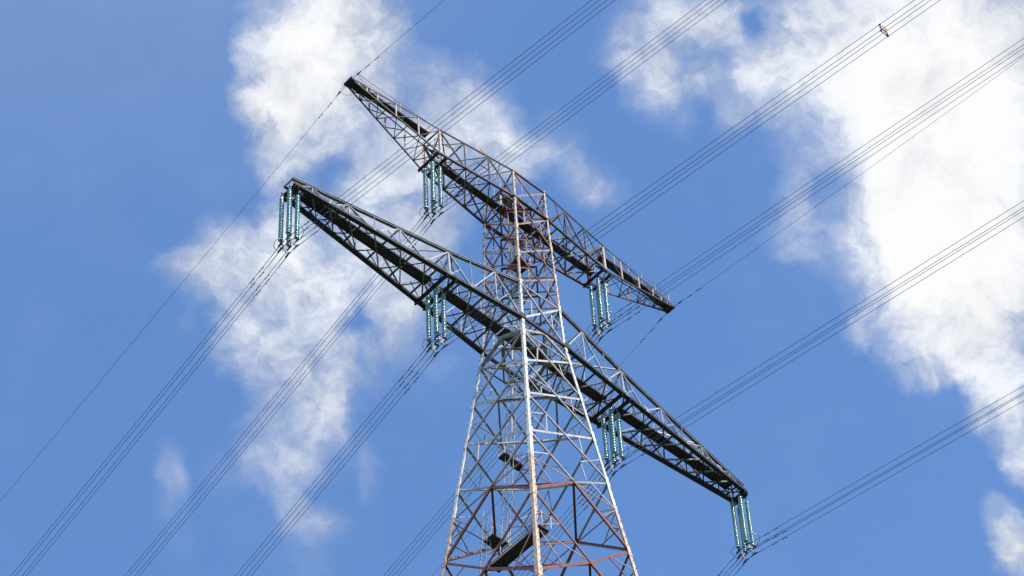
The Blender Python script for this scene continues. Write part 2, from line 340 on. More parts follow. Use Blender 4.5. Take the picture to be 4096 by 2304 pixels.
for k in range(4):
    for a, b in zip(PAN[:-1], PAN[1:]):
        if a is None or b is None: continue
        wa, wb = hw(a) - .05, hw(b) - .05
        w = .12 if a > 4.1 else (.155 if a > -13 else .21)
        zc = MID.get(a)
        for sg in (-1, 1):
            nm = 'diagonal_brace'
            if sg == -1: o1, m = .012, m_brace  # diagonals of this direction take the paint with shade in its colour
            else: o1, m = -.05, (m_brace2 if a > -13 else m_brace)
            g = G()
            p1, p2 = face(k, sg * wa, a - .1) + FN[k] * o1, face(k, -sg * wb, b + .1) + FN[k] * o1; pc = face(k, 0, zc or 0) + FN[k] * o1
            ls = lowstand(k, p1, p2)
            if zc is None: g.angle(p1, p2, w, FN[k], flip=ls)
            else:
                g.angle(p1, pc, w * .75, FN[k], flip=ls); g.angle(pc, p2, w, FN[k], flip=ls)
            part(nm, g, m, pri=10)
    # chevron under the lower arm
    for sg in (-1, 1):
        part('diagonal_brace', G().angle(face(k, 0, -.14), face(k, sg * (hw(-1.52) - .05), -1.5), .20, FN[k], flip=sg > 0), m_brace, pri=10)
        part('diagonal_brace', G().angle(face(k, 0, -.02) + FN[k] * .02, face(k, sg * (hw(-5.2) - .05), -5.2) + FN[k] * .02, .13, FN[k], flip=sg > 0), m_brace2, pri=9) if False else None
# upper body extra web on the two faces square to the arms
for k in (1, 3):
    for a, b in ((12.3, 9.3), (9.0, 6.0), (5.8, 2.6)):
        fbar(k, hw(a) - .05, a, -hw(b) + .05, b, .11, 'diagonal_brace', m_brace, pri=8)
# redundant members read off the two visible faces, and their mirrored twins
FNR = [(-0.91,-2.35,-1.23,-4.20), (-2.06,-3.46,-1.27,-4.24), (-2.46,-6.86,-0.20,-6.72), (-1.35,-7.13,-1.48,-8.08), (-2.49,-7.08,-1.54,-8.08), (0.89,-2.84,1.11,-4.28), (-2.98,-11.27,-1.67,-10.36), (-1.41,-10.10,-1.63,-12.18), (-2.91,-11.31,-1.63,-12.18), (0.63,-7.14,2.38,-7.08), (1.35,-6.26,1.40,-7.53), (-3.45,-15.75,-1.69,-14.58), (1.37,-10.31,1.46,-12.40), (-3.49,-16.27,-0.30,-16.01), (-3.51,-16.10,-2.10,-17.83), (-3.71,-18.12,-2.27,-17.96), (-4.10,-21.83,-2.29,-21.84), (-4.21,-23.41,-1.95,-21.66), (-4.05,-21.71,-3.25,-22.57), (-4.21,-23.64,-2.47,-26.10), (-4.14,-23.82,-0.28,-23.78), (-4.53,-26.37,-2.64,-26.26), (0.35,-16.07,3.34,-16.05), (1.65,-14.86,3.32,-15.99), (2.16,-17.74,3.77,-17.70), (2.16,-17.69,3.37,-16.29), (2.00,-21.75,4.26,-21.59), (1.88,-22.00,3.09,-22.78), (1.07,-13.34,1.23,-14.93), (1.03,-13.16,2.92,-11.45)]
FNL = [(1.06,-2.61,1.13,-4.33), (1.17,-2.67,2.05,-3.60), (2.37,-3.38,1.16,-4.48), (-1.13,-2.82,-1.16,-3.88), (-1.30,-6.21,-2.47,-6.96), (-0.20,-6.97,-2.48,-7.09), (-1.37,-7.16,-1.43,-7.88), (-2.45,-7.18,-1.62,-7.98), (0.05,-7.06,2.62,-6.99), (2.53,-7.20,-0.24,-9.75), (-1.42,-10.08,-2.84,-11.04), (-1.51,-10.36,-1.64,-12.02), (-2.90,-11.50,-1.87,-12.15), (1.60,-10.24,1.56,-12.18), (1.62,-10.37,2.59,-11.23), (-1.74,-14.78,-3.38,-15.85), (-3.34,-16.02,-0.29,-16.06), (-3.35,-16.24,-2.26,-17.57), (-2.85,-16.97,-3.46,-17.53), (2.87,-11.38,1.70,-12.33), (1.72,-14.70,3.31,-15.82), (3.33,-16.15,0.50,-16.06), (3.44,-16.17,2.11,-17.82), (2.33,-18.04,3.52,-18.07), (3.56,-17.67,2.81,-17.03), (-2.05,-21.81,-4.11,-23.40), (-3.94,-21.59,-1.96,-21.61), (-3.96,-21.93,-3.24,-22.66), (-4.17,-23.81,-2.68,-25.99), (-4.31,-25.92,-2.39,-26.13), (-3.50,-17.57,-1.96,-17.71), (-0.28,-23.83,-4.12,-23.61), (1.99,-21.87,2.70,-22.21)]
for i, (u1, z1, u2, z2) in enumerate(FNR):
    w = .065 if z1 > -14 else .08
    fbar(0, u1, z1, u2, z2, w, 'secondary_brace', m_brace2 if z1 > -14 or i % 3 else m_brace, pri=5 + w, outset=-.02)
    fbar(2, u1, z1, u2, z2, w, 'secondary_brace', m_brace2, pri=1, outset=-.02)
for i, (u1, z1, u2, z2) in enumerate(FNL):
    w = .065 if z1 > -14 else .08
    fbar(1, u1, z1, u2, z2, w, 'secondary_brace', m_brace2 if z1 > -14 or i % 3 else m_brace, pri=4 + w, outset=-.02)
    fbar(3, u1, z1, u2, z2, w, 'secondary_brace', m_brace2, pri=1, outset=-.02)
# upper body redundants: short posts and struts per half panel
for k in range(4):
    for a, b in ((14.0, 10.62), (10.62, 7.35), (7.35, 4.05), (4.05, 0.0), (17.1, 14.0)):
        zm = (a + b) / 2; w = hw(zm)
        for sg in (-1, 1):
            fbar(k, sg * w * .95, zm, sg * w * .48, zm + .62, .07, 'secondary_brace', m_brace2 if sg > 0 else m_brace, pri=2 if k < 2 else .5, outset=-.03)
            fbar(k, sg * w * .48, zm + .62, sg * w * .50, zm - .75, .07, 'secondary_brace', m_brace2, pri=2 if k < 2 else .5, outset=-.03)
    for z in (14.0, 4.05):
        fbar(k, -hw(z), z, hw(z), z, .13, 'horizontal_beam', m_brace, pri=3, outset=-.06)
    fbar(k, -hw(-1.52), -1.5, hw(-1.52), -1.5, .12, 'horizontal_beam', m_brace, pri=3, outset=-.06)
# plan bracing inside the body
for z in (14.0, 10.62, 7.35, 4.05, 0.0, -1.52, -7.06, -16.03, -23.82):
    w = hw(z) - .08; t = .12 if z > -10 else .15
    pts = [V(0, -w, z), V(-w, 0, z), V(0, w, z), V(w, 0, z)]
    for i in range(4):
        part('plan_brace', G().angle(pts[i], pts[(i + 1) % 4], t, (0, 0, 1)), m_brace, pri=3)
for z in (-9.15, 7.3):
    w = hw(z) - .1
    part('plan_brace', G().angle(V(-w, -w, z), V(w, w, z), .13, (0, 0, 1)), m_brace, pri=3)
    part('plan_brace', G().angle(V(-w, w, z + .03), V(w, -w, z + .03), .13, (0, 0, 1)), m_brace, pri=3)
# the tall base below, out of the picture
base_g = G()
bz = [-38, -50, -64, -80, -98, -118, -140, -157]
for k in range(4):
    for a, b in zip(bz[:-1], bz[1:]):
        for sg in (-1, 1): base_g.angle(face(k, sg * hw(a), a), face(k, -sg * hw(b), b), .30, FN[k], flip=sg > 0)
        base_g.angle(face(k, -hw(a), a) - FN[k] * .04, face(k, hw(a), a) - FN[k] * .04, .25, FN[k])
obj('base_bracing', base_g.mesh('base_bracing', m_brace), tower)

# ------------------------------------------------------------------ crossarms
def lerp(a, b, t): return a + (b - a) * t
def interp(x, tab):
    x = abs(x)
    for (x1, a), (x2, b) in zip(tab[:-1], tab[1:]):
        if x <= x2: return lerp(a, b, (x - x1) / (x2 - x1))
    return tab[-1][1]
# ---- lower arm
LB = [(0, 1.95), (1.95, 1.95), (7.79, 1.482), (20.0, .565)]             # half width of the bottom chords
LT = [(0, 1.832), (1.832, 1.832), (7.79, 1.387), (20.0, .457)]          # half width of the top chords
LH = [(0, 4.05), (1.832, 4.05), (7.79, 2.741), (20.0, .83)]             # height of the top chords
nodes = [20.0, 18.65, 17.27, 15.81, 13.79, 11.72, 9.77, 7.79, 6.0, 3.95, 1.95]
tops = [19.95, 18.65, None, 15.81, None, 11.72, None, 7.79, None, 3.95, None]
arm = G()
for sy in (-1, 1):
    for sx in (-1, 1):
        xs = [20.15, 7.79, 1.95]
        for a, b in zip(xs[:-1], xs[1:]):
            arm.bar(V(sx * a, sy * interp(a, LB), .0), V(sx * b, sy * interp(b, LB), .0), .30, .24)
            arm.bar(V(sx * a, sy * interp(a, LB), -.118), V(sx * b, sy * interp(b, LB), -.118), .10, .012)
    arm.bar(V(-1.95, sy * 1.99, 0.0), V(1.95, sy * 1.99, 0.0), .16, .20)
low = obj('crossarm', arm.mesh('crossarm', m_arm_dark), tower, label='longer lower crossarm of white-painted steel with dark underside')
for sx in (-1, 1):
    for sy in (-1, 1):
        g = G(); xs = [20.15, 7.79, 1.83]
        for a, b in zip(xs[:-1], xs[1:]):
            g.angle(V(sx * a, sy * interp(a, LT), interp(a, LH)), V(sx * b, sy * interp(b, LT), interp(b, LH)), .21, (0, sy * .45, .9), flip=sx * sy > 0)
            g.bar(V(sx * a, sy * (interp(a, LT) + .02), interp(a, LH) - .05), V(sx * b, sy * (interp(b, LT) + .02), interp(b, LH) - .05), .035, .22)
        part('top_chord', g, m_arm_mid, low, pri=9)
        pr_ = 5 if sy < 0 else 2
        def B(x, dz=.1): return V(sx * x, sy * (interp(x, LB)), dz)
        def T(x, dz=-.1): return V(sx * x, sy * (interp(x, LT)), interp(x, LH) + dz)
        nrm = Vector((0, sy, .18))
        # warren web: top nodes at 18.65,15.81,11.72,7.79,3.95 ; bottom nodes between
        tn = [18.65, 15.81, 11.72, 7.79, 3.95]; bn = [20.0, 17.27, 13.79, 9.77, 6.0, 2.0]
        for i, t_ in enumerate(tn):
            part('arm_diagonal', G().angle(B(bn[i]), T(t_), .09 if i else .07, nrm, flip=True), m_arm_low2, low, pri=pr_)
            part('arm_diagonal', G().angle(T(t_), B(bn[i + 1]), .10 if i else .08, nrm), m_arm_low2, low, pri=pr_)
            part('arm_post', G().angle(T(t_), B(t_), .08 if t_ != 7.79 else .14, nrm), m_arm_low2, low, pri=pr_)
        for x in (13.79, 6.0):
            part('arm_post', G().angle(T(x), B(x), .05, nrm), m_arm_low, low, pri=pr_ - 1)
        for i, t_ in enumerate(tn[1:]):
            a, b = B(bn[i + 1]), T(t_); mpt = a.lerp(b, .5)
            part('arm_strut', G().angle(mpt, B(lerp(bn[i + 1], t_, .55) if False else t_, .2), .055, nrm), m_arm_low2, low, pri=1)
            a2, b2 = T(t_), B(bn[i + 2]); m2 = a2.lerp(b2, .5)
            part('arm_strut', G().angle(m2, B(t_, .25), .055, nrm), m_arm_low2, low, pri=1)
    # plan bracing in the bottom plane
    for i, (a, b) in enumerate(zip(nodes[:-1], nodes[1:])):
        for sy in (-1, 1):
            p1 = V(sx * a, sy * (interp(a, LB) - .1), -.03 - .012 * (sy > 0)); p2 = V(sx * b, -sy * (interp(b, LB) - .1), -.03 - .012 * (sy > 0))
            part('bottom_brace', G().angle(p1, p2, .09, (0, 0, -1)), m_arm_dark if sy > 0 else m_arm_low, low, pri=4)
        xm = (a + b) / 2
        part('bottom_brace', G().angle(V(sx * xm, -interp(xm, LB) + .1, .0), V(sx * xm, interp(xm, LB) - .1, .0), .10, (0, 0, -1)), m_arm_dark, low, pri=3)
    # top plane: cross struts and one diagonal per bay
    for i, x in enumerate((20.1, 18.65, 15.81, 11.72, 7.79, 3.95)):
        part('top_brace', G().angle(V(sx * x, -interp(x, LT), interp(x, LH) - .05), V(sx * x, interp(x, LT), interp(x, LH) - .05), .10, (0, 0, -1)), m_arm_low2, low, pri=3)
    tx = [20.1, 18.65, 15.81, 11.72, 7.79, 3.95, 1.83]
    for i, (a, b) in enumerate(zip(tx[:-1], tx[1:])):
        sy = 1 if i % 2 else -1
        part('top_brace', G().angle(V(sx * a, sy * interp(a, LT), interp(a, LH) - .08), V(sx * b, -sy * interp(b, LT), interp(b, LH) - .08), .08, (0, 0, -1)), m_arm_low2, low, pri=2)
    # cross frame above the inner insulators
    for s2 in (-1, 1):
        part('cross_frame_brace', G().angle(V(sx * 7.72, s2 * 1.38, 2.6), V(sx * 7.72, -s2 * .1, .15), .15, (sx, 0, 0)), m_arm_low, low, pri=3)
        part('cross_frame_brace', G().angle(V(sx * 7.55, s2 * 1.38, 2.55), V(sx * 6.6, s2 * .35, .15), .12, (sx, 0, 0)), m_arm_low, low, pri=3)
    # hanger beams carrying the insulators
    for x, w in ((7.79, 1.50), (20.0, .60)):
        for dx in (-.36, .36):
            x_ = x + dx if x < 10 else x + dx * .35
            gb = G(); h = .24
            gb.bar(V(sx * x_, -w - .12, -.13), V(sx * x_, w + .12, -.13), .17, .02)
            gb.bar(V(sx * x_, -w - .12, -.13 - h + .02), V(sx * x_, w + .12, -.13 - h + .02), .17, .02)
            gb.bar(V(sx * x_, -w - .12, -.13 - h / 2 + .01), V(sx * x_, w + .12, -.13 - h / 2 + .01), .02, h - .022)
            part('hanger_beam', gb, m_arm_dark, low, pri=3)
        for dy in (-.38, .38):
            gp = G(); gp.plate([V(sx * x - .42, dy, -.16), V(sx * x + .42, dy, -.16), V(sx * x + .30, dy, -.46), V(sx * x - .30, dy, -.46)], .05, (0, 1, 0))
            part('hanger_plate', gp, m_dark, low, pri=3)
# ---- walkways
def walkway(x0, x1, y, z0, z1, w, parent, pan=2.1, rail=True, near_only=False, rmat=None, pmat=None, pitch=1.06):
    g = G(); n = max(1, round(abs(x1 - x0) / pan)); sgn = 1 if x1 > x0 else -1
    for i in range(n):
        a, b = lerp(x0, x1, i / n), lerp(x0, x1, (i + 1) / n) - sgn * .035
        za, zb = lerp(z0, z1, i / n), lerp(z0, z1, (i + 1) / n)
        g.bar(V(a, y, za), V(b, y, zb), w, .045)
        for s in (-1, 1): g.bar(V(a, y + s * w / 2, za + .02), V(b, y + s * w / 2, zb + .02), .03, .15)
        g.bar(V(a + sgn * .03, y - w / 2 + .02, za - .055), V(a + sgn * .03, y + w / 2 - .02, za - .055), .07, .06)
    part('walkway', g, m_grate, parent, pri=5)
    if not rail: return
    for s in ((-1,) if near_only else (-1, 1)):
        g = G(); N_ = max(1, round(abs(x1 - x0) / pitch)); k = 0
        for i in range(N_ + 1):
            x = lerp(x0, x1, i / N_); z = lerp(z0, z1, i / N_)
            g.bar(V(x, y + s * (w / 2 + .03), z), V(x, y + s * (w / 2 + .03), z + 1.08), .045)
        g2 = G()
        for h, r in ((1.08, .018), (.62, .010), (.32, .010)):
            g2.tube([V(x0, y + s * (w / 2 + .03), z0 + h), V(x1, y + s * (w / 2 + .03), z1 + h)], r, 5)
        gg_ = G(); gg_.add(g.v, g.f, 0); gg_.add(g2.v, g2.f, 1)
        part('railing', gg_, [pmat or m_rail, rmat or m_rail], parent, pri=4)
for sx in (-1, 1):
    walkway(sx * 19.1, sx * 8.35, 0, .32, .32, .70, low)
    walkway(sx * 7.2, sx * 2.1, 0, .32, .32, .70, low)
walkway(-2.0, 2.0, 0, .35, .35, .8, low)

# ---- upper arm
ZU = 13.988
UB = [(0, 1.561), (1.56, 1.561), (7.75, .953), (15.24, .294)]
UT = [(0, 1.517), (1.517, 1.517), (7.75, .872), (15.24, .294)]
def ubz(x): x = abs(x); return ZU if x <= 7.75 else lerp(ZU, 16.62, (x - 7.75) / 7.49)
UH = [(0, 17.13), (1.517, 17.13), (7.75, 16.98), (15.24, 16.78)]
arm = G()
for sy in (-1, 1):
    arm.bar(V(-1.56, sy * 1.60, ZU), V(1.56, sy * 1.60, ZU), .13, .15)
    for sx in (-1, 1):
        arm.bar(V(sx * 1.5, sy * 1.561, ZU), V(sx * 7.85, sy * .953, ZU), .15, .16)
        arm.bar(V(sx * 7.75, sy * .953, ZU), V(sx * 15.24, sy * .294, 16.62), .085, .10)
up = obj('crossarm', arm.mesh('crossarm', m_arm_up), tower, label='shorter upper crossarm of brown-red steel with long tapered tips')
for sy in (-1, 1):
    g = G().angle(V(-1.517, sy * 1.55, 17.13), V(1.517, sy * 1.55, 17.13), .13, (0, sy, 0))
    part('top_chord', g, m_arm_up, up, pri=9)
for sx in (-1, 1):
    for sy in (-1, 1):
        g = G().angle(V(sx * 1.5, sy * 1.517, 17.13), V(sx * 7.75, sy * .872, 16.98), .13, (0, sy * .5, .85), flip=sx * sy > 0)
        g.angle(V(sx * 7.75, sy * .872, 16.98), V(sx * 15.24, sy * .294, 16.78), .08, (0, sy * .5, .85), flip=sx * sy > 0)
        part('top_chord', g, m_arm_up, up, pri=9)
        pr_ = 5 if sy < 0 else 2
        def B(x, dz=.06): return V(sx * x, sy * interp(x, UB), ubz(x) + dz)
        def T(x, dz=-.05): return V(sx * x, sy * interp(x, UT), interp(x, UH) + dz)
        nrm = Vector((0, sy, 0))
        for a, b, w in ((T(7.75), B(5.68), .14), (B(5.68), T(3.62), .10), (T(3.62), B(1.6), .14)):
            part('arm_diagonal', G().angle(a, b, w, nrm, flip=True), m_arm_up, up, pri=pr_)
        for x, w, m in ((7.75, .15, m_arm_up2), (5.68, .07, m_arm_up), (3.62, .08, m_arm_up)):
            part('arm_post', G().angle(T(x), B(x), w, nrm), m, up, pri=pr_ + (w > .1))
        for a, b in ((T(7.75, -1.55), B(6.7, 1.5)), (B(5.68, .1).lerp(T(3.62), .5), T(3.62, -1.6)), (T(5.68), B(6.7, 1.45)), (B(4.6, .1), T(3.62, -1.6)), (T(2.6), B(3.0, 1.2)), (B(3.62, .1), B(2.7, 1.5))):
            part('arm_strut', G().angle(a, b, .06, nrm), m_arm_up, up, pri=1)
        # tapered tip truss
        ex = [7.75, 9.6, 11.5, 13.05, 13.95, 14.6]
        for i, x in enumerate(ex[1:]):
            part('arm_post', G().angle(T(x), B(x), .085 if x < 14 else .06, nrm), m_arm_up2, up, pri=pr_)
            part('arm_diagonal', G().angle(B(x), T(ex[i]), .05, nrm), m_arm_up, up, pri=pr_)
    # plan bracing
    un = [7.75, 6.7, 5.68, 4.65, 3.62, 2.6, 1.56]
    for i, (a, b) in enumerate(zip(un[:-1:2], un[2::2])):
        for sy in (-1, 1):
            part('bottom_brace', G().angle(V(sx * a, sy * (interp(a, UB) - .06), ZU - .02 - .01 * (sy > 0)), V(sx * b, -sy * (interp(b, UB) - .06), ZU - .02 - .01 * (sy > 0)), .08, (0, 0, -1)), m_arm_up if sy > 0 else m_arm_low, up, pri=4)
    for x in un[1:-1]:
        part('bottom_brace', G().angle(V(sx * x, -interp(x, UB) + .07, ZU), V(sx * x, interp(x, UB) - .07, ZU), .08, (0, 0, -1)), m_arm_up, up, pri=3)
    en = [7.75, 8.7, 9.6, 10.6, 11.5, 12.3, 13.05, 13.9]
    for i, (a, b) in enumerate(zip(en[:-1], en[1:])):
        sy = 1 if i % 2 else -1
        part('bottom_brace', G().angle(V(sx * a, sy * interp(a, UB), ubz(a) - .02), V(sx * b, -sy * interp(b, UB), ubz(b) - .02), .055, (0, 0, -1)), m_arm_up, up, pri=2)
        if i % 2 == 0: part('bottom_brace', G().angle(V(sx * b, -interp(b, UB), ubz(b)), V(sx * b, interp(b, UB), ubz(b)), .055, (0, 0, -1)), m_arm_up, up, pri=2)
    tn = [7.75, 5.68, 3.62, 1.52]
    for i, (a, b) in enumerate(zip(tn[:-1], tn[1:])):
        part('top_brace', G().angle(V(sx * a, -interp(a, UT), interp(a, UH) - .04), V(sx * a, interp(a, UT), interp(a, UH) - .04), .08, (0, 0, -1)), m_arm_up, up, pri=3)
        part('top_brace', G().angle(V(sx * a, interp(a, UT), interp(a, UH) - .06), V(sx * b, -interp(b, UT), interp(b, UH) - .06), .07, (0, 0, -1)), m_arm_up, up, pri=2)
    for s2 in (-1, 1):
        part('cross_frame_brace', G().angle(V(sx * 7.68, s2 * .86, 16.8), V(sx * 7.68, -s2 * .8, 14.2), .10, (sx, 0, 0)), m_arm_up, up, pri=3)
        part('cross_frame_brace', G().angle(V(sx * 7.60, s2 * .86, 16.8), V(sx * 6.75, s2 * .3, 14.2), .09, (sx, 0, 0)), m_arm_up, up, pri=3)
    for dx in (-.36, .36):
        gb = G(); w = .95; x_ = sx * (7.752 + dx)
        gb.bar(V(x_, -w - .1, ZU - .10), V(x_, w + .1, ZU - .10), .14, .018)
        gb.bar(V(x_, -w - .1, ZU - .28), V(x_, w + .1, ZU - .28), .14, .018)
        gb.bar(V(x_, -w - .1, ZU - .19), V(x_, w + .1, ZU - .19), .018, .16)
        part('hanger_beam', gb, m_arm_dark, up, pri=3)
    for dy in (-.38, .38):
        gp = G(); gp.plate([V(sx * 7.752 - .42, dy, ZU - .16), V(sx * 7.752 + .42, dy, ZU - .16), V(sx * 7.752 + .30, dy, ZU - .46), V(sx * 7.752 - .30, dy, ZU - .46)], .05, (0, 1, 0))
        part('hanger_plate', gp, m_dark, up, pri=3)
    # tip end plate
    gt = G(); gt.plate([V(sx * 14.75, -.36, 16.57), V(sx * 15.35, -.40, 16.60), V(sx * 15.35, .40, 16.60), V(sx * 14.75, .36, 16.57)], .12, (0, 0, 1))
    gt.bar(V(sx * 15.33, -.42, 16.69), V(sx * 15.33, .42, 16.69), .06, .16)
    part('tip_plate', gt, m_arm_dark, up, pri=3)
    walkway(sx * 7.3, sx * 1.7, 0, ZU + .2, ZU + .2, .50, up)
    walkway(sx * 14.9, sx * 8.1, 0, 16.72, 16.86, .50, up, rmat=m_railred, pmat=m_arm_up2, pitch=1.25)
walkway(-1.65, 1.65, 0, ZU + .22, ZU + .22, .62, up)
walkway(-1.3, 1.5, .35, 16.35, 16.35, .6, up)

# ---- ladders and platforms
def ladder(x, yf, z0, z1, parent=tower, cage=True, w=.42, cdir=(0, -1)):
    """yf(z) gives the y of the ladder at height z"""
    g = G()
    for s in (-1, 1): g.bar(V(x + s * w / 2, yf(z0), z0), V(x + s * w / 2, yf(z1), z1), .05, .03)
    z = z0
    while z < z1:
        g.bar(V(x - w / 2, yf(z), z), V(x + w / 2, yf(z), z), .025); z += .32
    key = bpy.data.objects.new('access_ladder', g.mesh('access_ladder', m_galv)); sc.collection.objects.link(key); key.parent = parent
    if cage:
        g = G(); z = z0 + .3; r = .38
        while z <= z1:
            pts = [V(x + r * math.cos(t), yf(z) + cdir[1] * (.12 + r * .95 * math.sin(t)), z) for t in [math.pi * i / 8 for i in range(9)]]
            g.tube(pts, .014, 4); z += .85
        for i in (1, 3, 5, 7):
            t = math.pi * i / 8
            g.bar(V(x + r * math.cos(t), yf(z0 + .3) + cdir[1] * (.12 + r * .95 * math.sin(t)), z0 + .3), V(x + r * math.cos(t), yf(z1) + cdir[1] * (.12 + r * .95 * math.sin(t)), z1 - .05), .018)
        co = obj('safety_cage', g.mesh('safety_cage', m_rail), key)
ladder(.42, lambda z: hw(z) - .25, -16.4, .2, cage=True, cdir=(0, -1))
ladder(-1.15, lambda z: hw(z) - .25, -34, -14.2, cage=True)
ladder(.85, lambda z: hw(z) - .30, 2.0, 16.3, cage=True)
ladder(-.1, lambda z: .35, 4.5, 13.8, cage=False)
for sx in (-1, 1):
    ladder(sx * 7.0, lambda z: .30, 14.3, 17.7, cage=True)
def platform(poly, z, rail=False):
    g = G(); g.plate([V(a, b, z) for a, b in poly], .05, (0, 0, 1)); k = len(poly)
    for i in range(k):
        a, b = poly[i], poly[(i + 1) % k]; g.bar(V(a[0], a[1], z - .06), V(b[0], b[1], z - .06), .05, .10)
    part('rest_platform', g, m_grate, pri=2)
    g = G()
    for i in range(k):
        a, b = poly[i], poly[(i + 1) % k]
        g.bar(V(a[0], a[1], z), V(a[0], a[1], z + 1.05), .04); 
        if i != 1:
            for h in (1.05, .55): g.bar(V(a[0], a[1], z + h), V(b[0], b[1], z + h), .03)
    part('railing', g, m_rail, tower, pri=2)
platform([(-1.2, 2.5), (.1, 2.5), (.1, 3.35), (-1.2, 3.35)], -16.5)
platform([(-.15, 2.2), (1.55, 2.2), (1.55, 2.75), (-.15, 2.75)], -8.4)
platform([(-.5, -.5), (.6, -.5), (.6, .55), (-.5, .55)], 9.1)
# gangway along the left face at the second waist
wz = -23.7; xg = -hw(wz) + .55
gw = G(); gw.plate([V(xg - .34, -.2, wz), V(xg + .34, -.2, wz), V(xg + .34, -4.6, wz), V(xg - .34, -4.6, wz)], .06, (0, 0, 1))
for s in (-1, 1): gw.bar(V(xg + s * .34, -.2, wz + .02), V(xg + s * .34, -4.6, wz + .02), .05, .18)
part('walkway', gw, m_grate, tower, pri=3)
for s in (-1, 1):
    g = G()
    for i in range(6): g.bar(V(xg + s * .37, -.3 - i * .9, wz), V(xg + s * .37, -.3 - i * .9, wz + 1.05), .045)
    for h in (1.05, .55): g.bar(V(xg + s * .37, -.2, wz + h), V(xg + s * .37, -4.6, wz + h), .055)
    g.bar(V(xg + s * .39, -.2, wz + .06), V(xg + s * .39, -4.6, wz + .06), .03, .16)
    part('railing', g, m_rail, tower, pri=2)
# blank rusty plate on the upper arm
g = G(); g.plate([V(-4.35, -1.30, 17.15), V(-3.75, -1.35, 17.15), V(-3.75, -1.35, 17.50), V(-4.35, -1.30, 17.50)], .03, (0, 1, 0))
part('blank_plate', g, m_plate, up)
# gusset plates where the webs meet the chords
for sx in (-1, 1):
    for x in (17.27, 13.79, 9.77, 7.79, 6.0, 1.98):
        w = interp(x, LB)
        gq = G().plate([V(sx * x - .32, -w - .14, -.08), V(sx * x + .32, -w - .14, -.08), V(sx * x + .2, -w - .14, .34), V(sx * x - .2, -w - .14, .34)], .02, (0, 1, 0))
        part('gusset_plate', gq, m_arm_low if x > 2 else m_arm_dark, low, pri=2)
    for x in (5.68, 1.62):
        w = interp(x, UB)
        gq = G().plate([V(sx * x - .18, -w - .09, ZU - .06), V(sx * x + .18, -w - .09, ZU - .06), V(sx * x + .09, -w - .09, ZU + .18), V(sx * x - .09, -w - .09, ZU + .18)], .02, (0, 1, 0))
        part('gusset_plate', gq, m_arm_up, up, pri=2)
flush()

# ------------------------------------------------------------------ insulator strings
disc_g = G().lathe([(r * 1.06, z) for r, z in [(.035, .012), (.06, .008), (.105, -.012), (.130, -.030), (.141, -.046), (.145, -.075), (.144, -.100), (.136, -.106), (.120, -.070), (.098, -.046), (.09, -.064), (.078, -.046), (.055, -.042), (.05, -.060), (.03, -.050)]], 18)
disc_me = disc_g.mesh('glass_disc', m_glass, True)
cap_g = G(); ND, PITCH = 28, .158
for i in range(ND):
    cap_g.lathe([(.03, .075), (.045, .06), (.050, .02), (.042, .005), (.012, -.05)], 8, (0, 0, -i * PITCH))
cap_me = cap_g.mesh('cap_and_pin', m_zinc, True)
link_g = G(); link_g.bar((0, 0, .08), (0, 0, .38), .035); link_g.bar((-.045, 0, .10), (-.045, 0, .26), .02, .06); link_g.bar((.045, 0, .10), (.045, 0, .26), .02, .06)
link_me = link_g.mesh('top_link', m_dark)
bl = G(); zb = -ND * PITCH; bl.bar((0, 0, zb + .12), (0, 0, zb - .28), .035); bl.bar((0, 0, zb - .06), (0, 0, zb - .22), .10, .05)
bot_me = bl.mesh('bottom_link', m_dark)
PH = [ # x, z of the arm, name of place
 (-20.0, 0.0, 'left tip of the lower crossarm', 'outer left'),
 (-7.752, ZU, 'left half of the upper crossarm', 'upper left'),
 (-7.79, 0.0, 'left half of the lower crossarm', 'inner left'),
 (7.752, ZU, 'right half of the upper crossarm', 'upper right'),
 (7.79, 0.0, 'right half of the lower crossarm', 'inner right'),
 (20.0, 0.0, 'right tip of the lower crossarm', 'outer right')]
proto = None
STR_TOP = -.70
pos_names = {(-1, -1): 'top middle string', (1, -1): 'right-hand string', (-1, 1): 'left-hand string', (1, 1): 'rear lowest string'}
for x, z, place, short in PH:
    for dy in (-1, 1):
        for dx in (-1, 1):
            lab = 'teal glass insulator, ' + pos_names[(dx, dy)] + ' of four under the ' + place
            loc = (x + dx * .33, dy * .38, Z0 + z + STR_TOP)
            if proto is None:
                proto = empty('insulator_string', loc, lab, 'insulator', 'glass insulator strings under the crossarms')
                for i in range(ND): obj('glass_disc', disc_me, proto, (0, 0, -i * PITCH))
                obj('cap_and_pin', cap_me, proto); obj('top_link', link_me, proto); obj('bottom_link', bot_me, proto)
                kids = list(proto.children)
            else:
                c = proto.copy(); sc.collection.objects.link(c); c.location = loc; c['label'] = lab
                for k_ in kids:
                    d = k_.copy(); sc.collection.objects.link(d); d.parent = c
